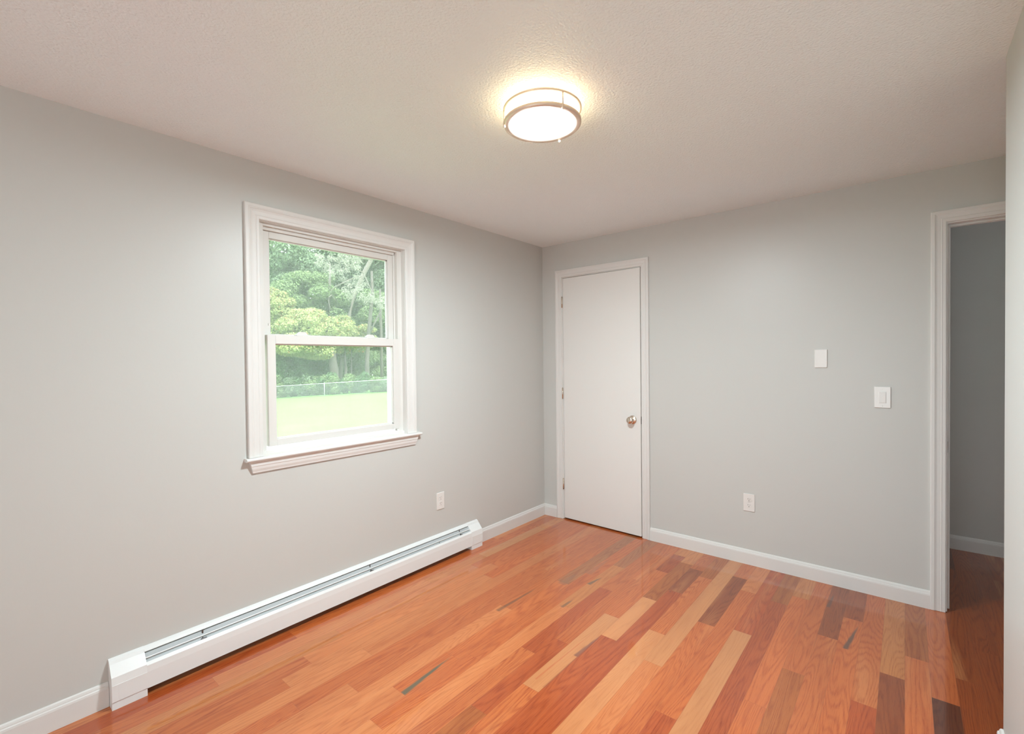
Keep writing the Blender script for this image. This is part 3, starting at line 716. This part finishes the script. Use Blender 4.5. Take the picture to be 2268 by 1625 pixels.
    W('mid green understorey tree at the right end of the lower pane', 850, 59, (850, 805), (50, 50), 'mid', 6500, .30, 10, .12, k=30)
    W('yellow green maple with orange leaves on a thick trunk', 740, 54, (672, 742), (88, 52), 'yel', 15000, .30, 12, .50, k=60, depth=3.2, lean=(2.2, 1.6))
    W('light green tree spreading above the lower pane, right of the maple', 763, 55, (770, 742), (50, 38), 'yel', 5000, .30, 13, .17, k=36, depth=3.0)
    W('small yellow green tree at the left edge of the upper pane', 600, 55, (600, 660), (36, 44), 'yel', 3500, .30, 14, .15, k=26, depth=3.0)
    W('tall green tree closing the wood behind the leaning tree', 790, 72, (785, 640), (80, 95), 'blue', 9000, .46, 21, .22, k=46)
    W('tall green tree at the far right of the wood', 885, 72, (890, 650), (75, 100), 'mid', 8000, .46, 22, .22, k=40)
    W('tall green tree at the far left of the wood', 590, 72, (580, 640), (75, 100), 'mid', 8000, .46, 23, .22, k=40)
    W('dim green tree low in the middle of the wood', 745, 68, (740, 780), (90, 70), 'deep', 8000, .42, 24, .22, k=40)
    W('mid green tree closing the wood low on the right', 860, 66, (862, 765), (70, 60), 'mid', 8000, .40, 25, .2, k=46)
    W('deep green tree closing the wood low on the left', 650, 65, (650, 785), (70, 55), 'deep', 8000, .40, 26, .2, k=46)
    # bare trunks
    def trunk(label, pts, D, rads, bark='bark'):
        P = [at(x, y, D) for x, y in pts]; base = P[0].copy(); 
        t = tag(empty('tree_trunk', base), label, 'tree', 'trees beyond the chain link fence')
        wpartof(MB().tube(P, rads, 10).build('trunk', M[bark]), t); return t, P
    t, P = trunk('upright grey trunk forking at the right of the lower pane', [(814, 872), (813, 800), (816, 745), (820, 700), (825, 650), (823, 600)], 53.6, [.26, .23, .22, .19, .17, .12])
    wpartof(MB().tube([at(816, 745, 53.6), at(828, 718, 53.6), at(842, 690, 53.6)], [.12, .09, .06], 7).build('branch', M['bark']), t)
    trunk('dark upright trunk at the right edge of the upper pane', [(846, 870), (845, 760), (843, 700), (842, 640)], 55, [.17, .16, .14, .1])
    trunk('thin dark trunk standing between the thick trunks', [(777, 872), (778, 820), (779, 760)], 55.2, [.10, .08, .06])
    trunk('dark slender trunk seen behind the bare silvery branch', [(728, 700), (730, 640), (731, 585)], 60, [.10, .16, .12])
    # leaning pale-leaved tree
    D = 53.0
    t, P = trunk('leaning tree with silvery leaf sprays across the upper pane', [(752, 872), (757, 800), (772, 705), (786, 650), (806, 605), (822, 575), (840, 530)], D+3.6, [.22, .22, .24, .25, .26, .25, .2], 'bark_pale')
    for pts, rd in (([(800, 612), (778, 618), (757, 628), (742, 635), (733, 644), (735, 654), (741, 662), (746, 668)], .085), ([(735, 653), (729, 657), (727, 665), (730, 677), (733, 688)], .06), ([(732, 650), (722, 645)], .03),
                    ([(806, 605), (780, 590), (750, 580), (715, 575)], .07), ([(822, 575), (790, 570), (760, 562)], .06), ([(806, 607), (826, 650), (850, 652)], .06)):
        wpartof(MB().tube([at(x, y, D-.6) for x, y in pts], [rd*(1-.75*i/(len(pts)-1)) for i in range(len(pts))], 7).build('branch', M['bark_pale']), t)
    r = np.random.RandomState(5); m_ = D/FPX*1.15
    cl_ = [(712, 572), (705, 582), (725, 583), (735, 570), (752, 574), (765, 580), (780, 585), (745, 590), (768, 595), (790, 592), (795, 578), (722, 594), (755, 600), (735, 602),
           (762, 618), (772, 630), (785, 625), (765, 642), (780, 645), (795, 640), (800, 655), (806, 628), (812, 665), (825, 662), (838, 668), (848, 660), (790, 612), (775, 655), (845, 678), (770, 568), (820, 655), (705, 566), (783, 572), (757, 562)]
    V = []; F = []
    for (x, y) in cl_:
        c0 = at(x, y, D - 1.0 + r.uniform(-.8, .8))
        for _ in range(80):   # drooping narrow leaflets fanned round a twig tip
            a = r.uniform(0, 2*PI); el = r.uniform(-1.1, .6); d = Vector((math.cos(a)*math.cos(el), math.sin(a)*math.cos(el), math.sin(el)))
            o_ = c0 + Vector(r.normal(size=3))*.17; L = r.uniform(.20, .42); s_ = d.cross(Vector(r.normal(size=3))).normalized()*.030
            n = len(V); V += [o_, o_+d*L*.5+s_, o_+d*L-Vector((0, 0, .05)), o_+d*L*.5-s_]; F.append((n, n+1, n+2, n+3))
    me = bpy.data.meshes.new('foliage'); me.from_pydata(V, [], F); me.materials.append(LM['pale'])
    ta = me.attributes.new('leaf_tone', 'FLOAT', 'FACE'); ta.data.foreach_set('value', r.random(len(F)))
    o = bpy.data.objects.new('foliage', me); COL.objects.link(o); wpartof(o, t)
    # undergrowth behind the fence: shrubs, each its own
    rr = random.Random(4)
    for i, x in enumerate(range(590, 890, 17)):
        D_ = 53.6 - (x-610)/246*6.0 + rr.uniform(0, .9); c = at(x + rr.uniform(-4, 4), 850, D_); gz = ground(c.x, c.y); rx = 1.0*rr.uniform(.8, 1.2); rz = 1.05*rr.uniform(.8, 1.35)
        s_ = tag(empty('wild_shrub', (c.x, c.y, gz)), 'wild grey green shrub in the undergrowth behind the chain link fence', 'shrub', 'undergrowth shrubs behind the fence')
        foliage('foliage', crown((c.x, c.y, gz+rz*.8), rx, rx, rz, 16, 70+i, .4), 900, .22, LM[rr.choice(['mid', 'blue', 'deep'])], s_, 90+i)
        wpartof(MB().tube([(c.x, c.y, gz-.1), (c.x+.1, c.y, gz+rz*1.1)], [.05, .02], 6).build('stem', M['bark']), s_)
build_outside()
